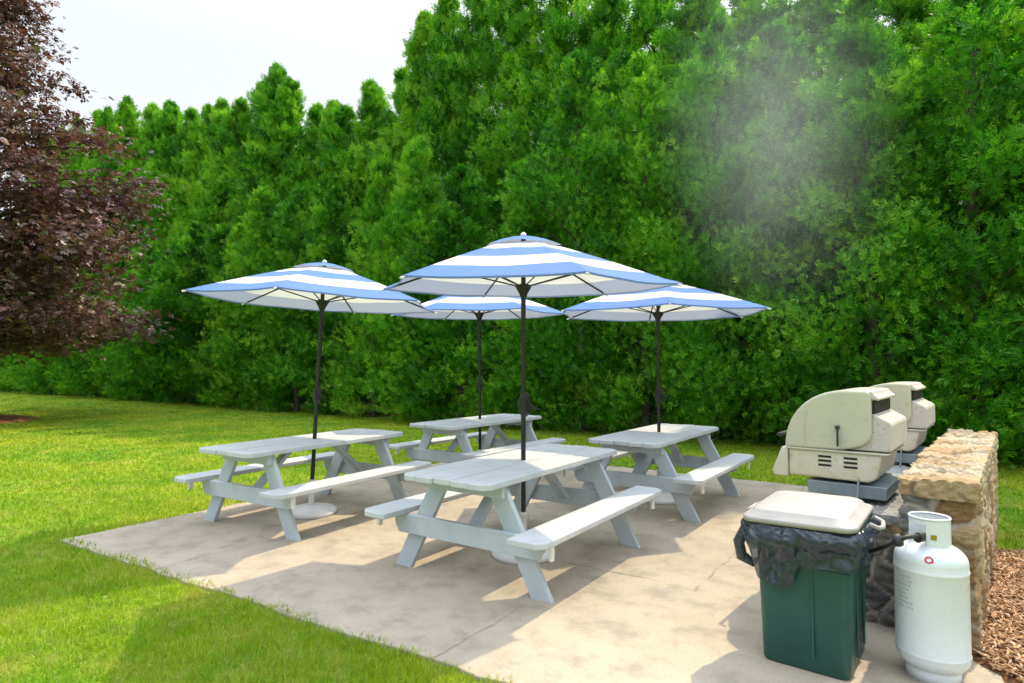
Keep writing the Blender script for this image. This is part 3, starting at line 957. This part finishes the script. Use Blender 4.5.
TAN = [(0.42, 0.30, 0.17), (0.50, 0.385, 0.245), (0.36, 0.25, 0.14), (0.46, 0.39, 0.29), (0.30, 0.18, 0.09), (0.54, 0.46, 0.34)]
def pal_wall(p, g):
    if p[1] < 0.12 and p[0] < 0.24: return GREY[g.integers(0, 5)]
    if p[1] < 0.12: return TAN[(2, 4, 0)[g.integers(0, 3)]]
    if p[0] < 0.02: return (GREY + TAN[:2])[g.integers(0, 7)]
    return TAN[g.integers(0, 6)]
def pal_tan(p, g): return TAN[(0, 1, 3, 5)[g.integers(0, 4)]]
def pal_grey(p, g): return (GREY + [TAN[0]])[g.integers(0, 6)]
wall = empty('stone_wall', wall_o, -AW)
tag(wall, 'low fieldstone wall with tan stone top running behind the grills', 'wall')
stone_box('wall_body', 0.0, 0.31, 0.0, 3.1, -0.05, 0.81, 130, wall, pal_wall, 2, step=0.011, aniso=(1.0, 1.0, 1.2))
stone_box('coping', -0.012, 0.322, -0.012, 3.112, 0.80, 0.885, 34, wall, pal_tan, 8, step=0.010, aniso=(1.2, 0.7, 2.0), relief=0.034, mortar=(0.22, 0.17, 0.12), mw=0.05)
stone_box('grill_ledge', -0.30, -0.005, 0.12, 3.0, -0.05, 0.60, 70, wall, pal_grey, 5, aniso=(1, 1, 1))
stone_box('ledge_slab', -0.33, -0.012, 0.09, 3.03, 0.60, 0.655, 12, wall, lambda p, g: (0.36, 0.37, 0.37), 6, aniso=(2, 1.2, 2), relief=0.012, mortar=(0.3, 0.3, 0.29), mw=0.03)

# ------------------------------------------------------------------ gas grills
# local axes: x from the grill's back (0) to its front, y along the wall, z up (seen from -y)
def make_grill():
    root = empty('gas_grill')
    WD = 0.66
    Mx = Matrix(((1, 0, 0, 0), (0, 0, 1, 0), (0, 1, 0, 0), (0, 0, 0, 1)))     # (x, z, y) -> (x, y, z)
    def ext(mb, pts, y0, y1, mi=0):
        n = len(pts)
        vs = [(p[0], y0, p[1]) for p in pts] + [(p[0], y1, p[1]) for p in pts]
        fs = [tuple(range(n)), tuple(range(2 * n - 1, n - 1, -1))] + [(i, n + i, n + (i + 1) % n, (i + 1) % n) for i in range(n)]
        mb.add(vs, fs, mi)
    # hood: quarter-round front, flat crown, rounded lower back corner
    arc = []
    for i in range(15):
        t = i / 14 * math.pi / 2
        arc.append((0.30 + 0.375 * math.cos(t) ** 0.92, 0.945 + 0.377 * math.sin(t) ** 0.95))
    back = [(0.20, 1.322), (0.178, 1.30), (0.178, 1.06), (0.19, 1.02), (0.225, 0.985), (0.29, 0.962), (0.36, 0.950)]
    mb = MB(); ext(mb, arc + back, 0.0, WD)
    hood = mb.build('hood', M_GRILL, root, bevel=0.018, seg=3)
    seam = MB()
    for j in range(5):
        pass
    seam.tube([(0.545, -0.001, 0.95), (0.555, -0.001, 1.05), (0.548, -0.001, 1.13), (0.535, -0.001, 1.19)], 0.0035, 6)
    seam.build('hood_seam', M_GBOX, hood)
    lip = MB(); ext(lip, [(0.175, 1.318), (0.205, 1.318), (0.205, 1.275), (0.14, 1.262), (0.135, 1.275), (0.165, 1.30)], 0.02, WD - 0.02)
    lip.build('hood_lip', M_GBOX, hood, bevel=0.006)
    hk = MB(); hk.tube([(0.36, -0.012, 1.085), (0.358, -0.022, 1.03), (0.36, -0.012, 0.975)], 0.006, 8)
    hk.lathe([(0.003, 1.08), (0.014, 1.085), (0.014, 1.10), (0.003, 1.105)], 12, (0.36, -0.014)); hk.build('hinge_pin', M_DSTEEL, hood)
    fh = MB(); fh.tube([(0.70, 0.06, 1.02), (0.735, 0.06, 1.015), (0.735, WD - 0.06, 1.015), (0.70, WD - 0.06, 1.02)], 0.011, 8); fh.build('hood_handle', M_DSTEEL, hood)
    # fire box with louvres, back shelf flange
    mb = MB(); ext(mb, [(0.655, 0.938), (0.655, 0.768), (0.20, 0.765), (0.155, 0.79), (0.125, 0.938)], 0.012, WD - 0.012)
    fb = mb.build('fire_box', M_GPANEL, root, bevel=0.012)
    mb = MB(); ext(mb, [(0.675, 0.948), (0.675, 0.936), (0.10, 0.936), (0.08, 0.948)], 0.0, WD); mb.build('rim_flange', M_GRILL, root, bevel=0.004)
    for bx in (0.44, 0.295):
        vt = MB()
        for k in range(3):
            vt.box((bx, 0.0125, 0.903 - k * 0.027), (0.075, 0.006, 0.013))
        vt.build('louvre', M_BLACK, fb)
    # heat box at the back under the hood opening
    mb = MB(); ext(mb, [(0.176, 1.185), (0.085, 1.135), (0.072, 1.12), (0.072, 0.97), (0.085, 0.955), (0.30, 0.955), (0.20, 1.02)], 0.03, WD - 0.03)
    mb.build('heat_box', M_GBOX, root, bevel=0.01)
    mb = MB(); ext(mb, [(0.185, 1.26), (0.165, 1.255), (0.165, 1.18), (0.185, 1.18)], 0.04, WD - 0.04); mb.build('exhaust_slot', M_BLACK, root)
    # sloped control panel with knobs
    mb = MB(); ext(mb, [(0.657, 0.945), (0.695, 0.945), (0.755, 0.79), (0.745, 0.755), (0.657, 0.755)], 0.0, WD)
    cp = mb.build('control_panel', M_GPANEL, root, bevel=0.008)
    for k in range(3):
        kb = MB(); n = 14
        c0 = Vector((0.728, 0.15 + k * 0.18, 0.865)); dr = Vector((0.155, 0, 0.06)).normalized(); sd = Vector((0, 1, 0)); up = dr.cross(sd)
        kb.tube([c0, c0 + dr * 0.03], 0.024, n); kb.build('knob', M_DSTEEL, cp)
    # drip pan and pedestal
    mb = MB(); ext(mb, [(0.555, 0.745), (0.10, 0.745), (0.11, 0.665), (0.545, 0.665)], 0.03, WD - 0.03); mb.build('drip_pan', M_STEEL, root, bevel=0.006)
    mb = MB(); mb.box((0.46, WD / 2, 0.335), (0.11, 0.11, 0.67)); mb.build('pedestal', M_DSTEEL, root, bevel=0.008)
    mb = MB(); mb.box((0.46, WD / 2, 0.012), (0.26, 0.26, 0.024)); mb.build('foot_plate', M_DSTEEL, root, bevel=0.004)
    mb = MB(); mb.tube([(0.255, 0.02, 0.79), (0.255, 0.0, 0.72), (0.26, -0.02, 0.64)], 0.007, 8); mb.build('gas_pipe', M_STEEL, root)
    return root
g1 = make_grill(); g2 = copy_tree(g1)
for o, t, lab in ((g1, 0.0, 'nearer beige gas grill with rounded closed hood, beside the stone wall'),
                  (g2, 1.72, 'farther beige gas grill, mostly hidden behind the nearer one')):
    # the grill's x axis points away from the wall
    o.location = (2.30 + 0.64 * t, 3.60 + 0.77 * t, PZ)
    # local +x -> (-.77,.64): mirror is avoided by letting local y run along (.64,.77)
    Mr = Matrix(((-WY, WX, 0), (WX, WY, 0), (0, 0, 1)))
    o.matrix_world = Matrix.Translation(o.location) @ Mr.to_4x4()
    tag(o, lab, 'grill', 'gas grills beside the wall')

# ------------------------------------------------------------------ trash bin and its liner
def rrect(hx, hy, r, z, n=8, cx=0.0, cy=0.0):
    out = []
    for q, (sx, sy) in enumerate(((1, 1), (-1, 1), (-1, -1), (1, -1))):
        for i in range(n):
            a = q * math.pi / 2 + i / (n - 1) * math.pi / 2
            out.append((cx + sx * (hx - r) + r * math.cos(a), cy + sy * (hy - r) + r * math.sin(a), z))
    return out
BIN = Vector((1.56, 3.215, PZ)); BA = math.atan2(0.61, 0.79)
bin_ = empty('trash_bin', BIN, -BA)
bin_.scale = (0.97, 0.95, 1.0)
tag(bin_, 'dark green rectangular trash bin with light grey lid, left of the gas tank', 'trash bin')
mb = MB()
rg = []
for z, hx, hy in ((0.0, .195, .235), (.012, .205, .245), (.30, .214, .256), (.50, .222, .265), (.655, .228, .272), (.66, .245, .29), (.70, .247, .292), (.705, .236, .28), (.55, .222, .264)):
    rg.append(rrect(hx, hy, 0.045, z, 7))
mb.loft(rg, cap1=False)
bb = mb.build('bin_body', M_BGREEN, bin_)
rb = MB()
for sx in (-1, 1):
    rb.box((0.045 + 0.0 * sx, -0.262, 0.33), (0.012, 0.012, 0.52))
    break
rb.box((0.14, -0.262, 0.50), (0.16, 0.014, 0.012)); rb.box((0.217, -0.1, 0.32), (0.012, 0.012, 0.5)); rb.box((0.217, 0.1, 0.32), (0.012, 0.012, 0.5))
rb.build('moulded_rib', M_BGREEN, bb, bevel=0.005)
mb = MB()
lid = []
for z, hx, hy, r in ((.708, .256, .302, .06), (.704, .266, .312, .07), (.722, .269, .315, .07), (.730, .264, .310, .07), (.733, .242, .288, .07), (.758, .226, .272, .07), (.766, .212, .258, .07), (.769, .12, .16, .06), (.774, .03, .05, .02)):
    lid.append(rrect(hx, hy, r, z, 9))
mb.loft(lid)
lo_ = mb.build('lid', M_LID, bin_)
lo_.rotation_euler = (R(1.0), R(-1.2), 0); lo_.location = (0, 0, 0.002)
for sx in (-1, 1):
    mb = MB(); mb.tube([(sx * .276, -.09, .715), (sx * .315, -.08, .70), (sx * .325, 0, .69), (sx * .315, .08, .70), (sx * .276, .09, .715)], 0.011, 8)
    mb.build('handle', M_LID, bin_)
# liner: hangs over the rim, pleated, one flap reaching lower at the front
g = np.random.default_rng(21)
rings = []
NP = 260
ph = g.uniform(0, 6.28, 8)
for j in range(25):
    s = j / 24
    ring = []
    for k in range(NP):
        a = 2 * math.pi * k / NP
        c, sn = math.cos(a), math.sin(a)
        flap = 0.125 / (1 + math.exp(-(a - 4.02) / 0.03)) / (1 + math.exp((a - 4.66) / 0.03))
        hem = 0.525 - flap + 0.010 * math.sin(5 * a + ph[0]) + 0.006 * math.sin(13 * a + ph[1])
        z = 0.703 + (hem - 0.703) * s
        # outward bulge just below the rim, swollen on the left side
        bul = 0.030 * math.sin(min(1, s * 1.7) * math.pi) + 0.055 * math.exp(-((a - 3.35) / 0.55) ** 2) * math.sin(min(1, s * 1.15) * math.pi) + 0.012
        fold = (0.009 * math.sin(13 * a + ph[2] + 3.0 * s + math.sin(4 * a)) + 0.007 * abs(math.sin(16 * a + ph[3] - 5 * s + 1.5 * math.sin(3 * a))) + 0.0015 * math.sin(41 * a + ph[4] + 7 * s)
                + 0.006 * math.sin(9 * s + 7 * a + ph[5]) + 0.003 * math.sin(15 * s - 11 * a + ph[6])) * (0.3 + 0.6 * s)
        hx, hy = 0.250, 0.295
        n_ = 7.0
        rr = (abs(c / hx) ** n_ + abs(sn / hy) ** n_) ** (-1 / n_)
        sh = 1.0 - 0.04 * max(0, s - 0.5)
        ring.append(((rr * sh + bul + fold) * c, (rr * sh + bul + fold) * sn, z))
    rings.append(ring)
mb = MB(); mb.loft([[(x * .93, y * .93, .69) for x, y, z in rings[0]]] + rings, cap0=False, cap1=False)
bag = empty('trash_bag', BIN, -BA)
bag.scale = (0.97, 0.95, 1.0)
tag(bag, 'dark blue-black plastic liner bag folded over the rim of the green bin', 'trash bag')
mb.build('liner', M_BAG, bag)
mb = MB(); mb.tube([(-.30, -.17, .64), (-.335, -.18, .55), (-.33, -.15, .47), (-.27, -.14, .44), (-.25, -.10, .46)], [.02, .03, .032, .022, .008], 10); mb.build('bag_knot', M_BAG, bag)

# ------------------------------------------------------------------ propane tank
tank = empty('propane_tank', (2.01, 2.985, PZ), 0.0)
tank.scale = (0.83, 0.83, 0.955)
tag(tank, 'white propane gas tank standing at the end of the stone wall', 'gas tank')
mb = MB()
prof = [(0.02, .045)]
for i in range(9):
    t = i / 8 * math.pi / 2
    prof.append((0.08 + 0.102 * math.sin(t), .045 + 0.075 * (1 - math.cos(t))))
prof += [(.184, .128), (.186, .132), (.184, .137), (.182, .142), (.182, .525), (.1845, .53), (.1865, .536), (.1845, .542), (.182, .547), (.182, .575)]
for i in range(1, 10):
    t = i / 9 * math.pi / 2
    prof.append((0.05 + 0.132 * math.cos(t), .575 + 0.085 * math.sin(t)))
prof += [(0.01, .661)]
mb.lathe(prof, 56); mb.build('tank_body', M_TANKW, tank)
mb = MB(); mb.lathe([(.128, 0), (.134, 0), (.138, .07), (.132, .07)], 44, cap=False); mb.build('foot_ring', M_TANKW, tank)
# collar: open ring with a valve opening
mb = MB()
for (a0, a1, z0, z1) in ((-2.02, 0.35, .635, .785), (0.35, 2.5, .635, .785), (2.5, 2.75, .635, .785), (2.75, 3.95, .762, .785), (3.95, 4.265, .635, .785)):
    n = 14
    vs = []
    for i in range(n + 1):
        a = a0 + (a1 - a0) * i / n
        for r, z in ((.098, z0), (.102, z0), (.102, z1), (.098, z1)):
            vs.append((r * math.cos(a), r * math.sin(a), z))
    fs = []
    for i in range(n):
        for k in range(4):
            k2 = (k + 1) % 4
            fs.append((i * 4 + k, i * 4 + k2, i * 4 + 4 + k2, i * 4 + 4 + k))
    fs += [(3, 2, 1, 0), tuple(n * 4 + k for k in range(4))]
    mb.add(vs, fs, 0, False)
mb.lathe([(.095, .783), (.105, .783), (.1065, .788), (.103, .793), (.097, .793), (.0935, .788)], 40, cap=False)
mb.build('collar', M_TANKW, tank)
mb = MB(); mb.lathe([(.024, .65), (.024, .70), (.017, .705), (.017, .745), (.03, .75), (.03, .768), (.01, .77)], 14)
mb.tube([(0, 0, .70), (-.085, -.055, .70)], .014, 10)
vl = mb.build('valve', M_BRASS, tank)
mb = MB(); mb.tube([(-.078, -.05, .70), (-.125, -.082, .70)], .024, 12); mb.build('coupling', M_RUBBER, vl)
def on_tank(a, z, w, h, mb, r=.1835):
    n = max(1, int(abs(w) / .006)); vs = []
    for i in range(n + 1):
        b = a + w / r * i / n
        vs += [(r * math.cos(b), r * math.sin(b), z), (r * math.cos(b), r * math.sin(b), z + h)]
    mb.add(vs, [(2 * i, 2 * i + 2, 2 * i + 3, 2 * i + 1) for i in range(n)])
mb = MB(); rp = random.Random(2)
for k in range(8):                      # rows of faded print, too worn to read, on the tank's left shoulder
    z = .50 - k * .021
    a = -3.16; x = 0.0
    while x < .085:
        w = rp.uniform(.006, .018)
        if rp.random() < .8: on_tank(a + x / .1835, z + rp.uniform(-.001, .001), w, .0085, mb)
        x += w + .005
mb.build('faded_print', M_PRINT, tank)
# red ring emblem on the shoulder, brass tag on the collar
mb = MB()
n = 20; vs = []
for i in range(n):
    t = 2 * math.pi * i / n
    for r in (.012, .021):
        px_ = r * math.cos(t); pz_ = r * math.sin(t)
        rad = .168; a = -2.20 + px_ / rad
        zz = .607 + pz_ * .75; rr = np.interp(zz, [.575, .604, .62, .635, .649], [.182 + .002, .176 + .002, .164 + .002, .148 + .002, .128 + .002])
        vs.append((rr * math.cos(a), rr * math.sin(a), zz + .001))
mb.add(vs, [(2 * i, 2 * i + 1, 2 * ((i + 1) % n) + 1, 2 * ((i + 1) % n)) for i in range(n)])
mb.build('emblem', M_RED, tank)
mb = MB(); n = 4; vs = []
for i in range(n + 1):
    a = -2.12 + i * .07
    vs += [(.104 * math.cos(a), .104 * math.sin(a), .692), (.104 * math.cos(a), .104 * math.sin(a), .716)]
mb.add(vs, [(2 * i, 2 * i + 2, 2 * i + 3, 2 * i + 1) for i in range(n)]); mb.build('tag_plate', M_BRASS, tank)

# regulator hose from the tank valve up to the nearer grill
mb = MB()
tx, ty = 2.01, 2.985
hp = [(tx - .10, ty - .07, .70), (tx - .19, ty - .10, .70), (tx - .235, ty - .03, .64), (tx - .23, ty + .10, .58), (tx - .20, ty + .25, .56), (tx - .15, ty + .38, .60), (tx - .10, ty + .48, .675), (tx - .02, ty + .545, .69)]
pts = []
for i in range(len(hp) - 1):
    p0 = Vector(hp[max(i - 1, 0)]); p1 = Vector(hp[i]); p2 = Vector(hp[i + 1]); p3 = Vector(hp[min(i + 2, len(hp) - 1)])
    for k in range(6):
        t = k / 6
        pts.append(0.5 * ((2 * p1) + (p2 - p0) * t + (2 * p0 - 5 * p1 + 4 * p2 - p3) * t * t + (3 * p1 - p0 - 3 * p2 + p3) * t ** 3))
pts.append(Vector(hp[-1]))
hose = empty('gas_hose', (0, 0, 0)); tag(hose, 'black rubber gas hose with regulator between the tank valve and the grill', 'hose')
mb.tube(pts, .010, 10); mb.build('hose', M_RUBBER, hose)
mb = MB(); mb.lathe([(.010, -.018), (.028, -.014), (.030, 0), (.028, .012), (.010, .018)], 20)
rg_ = mb.build('regulator', M_DSTEEL, hose, loc=(tx - .205, ty - .085, .685)); rg_.rotation_euler = (R(70), 0, R(40))

# ------------------------------------------------------------------ thin smoke above the grills
m = NT('thin_smoke')
tc = m.n('TexCoord').outputs['Object']
nz = m.noise(tc, 0.9, 4, 0.6, 0.8)
sp = m.n('SeparateXYZ'); m.l(tc, sp.inputs[0])
gr = m.n('VectorMath', operation='LENGTH')
mp = m.n('Mapping'); mp.inputs['Scale'].default_value = (1 / 1.5, 1 / 1.5, 1 / 2.7); m.l(tc, mp.inputs['Vector'])
m.l(mp.outputs[0], gr.inputs[0])
fall = m.mr(gr.outputs['Value'], 0.05, 0.98, 1.0, 0.0)
den = m.math('MULTIPLY', m.math('MULTIPLY', fall, fall), m.mr(nz, 0.34, 0.70, 0.15, 1.0))
den = m.math('MULTIPLY', den, 0.36)
pv = m.n('VolumePrincipled'); pv.inputs['Color'].default_value = (0.80, 0.94, 0.98, 1); pv.inputs['Anisotropy'].default_value = 0.3
m.l(den, pv.inputs['Density'])
m.l(pv.outputs[0], m.out.inputs['Volume'])
mb = MB(); mb.lathe([(0.05, -2.7), (.55, -2.45), (1.05, -1.75), (1.42, -.7), (1.5, 0), (1.42, .7), (1.05, 1.8), (.55, 2.45), (.05, 2.7)], 24)
sm = mb.build('smoke', m.mat, loc=(2.85, 6.6, 4.1))
sm.rotation_euler = (0, R(-4), 0)
tag(sm, 'thin pale smoke drifting up from the grills in front of the hedge', 'smoke', kind='stuff')
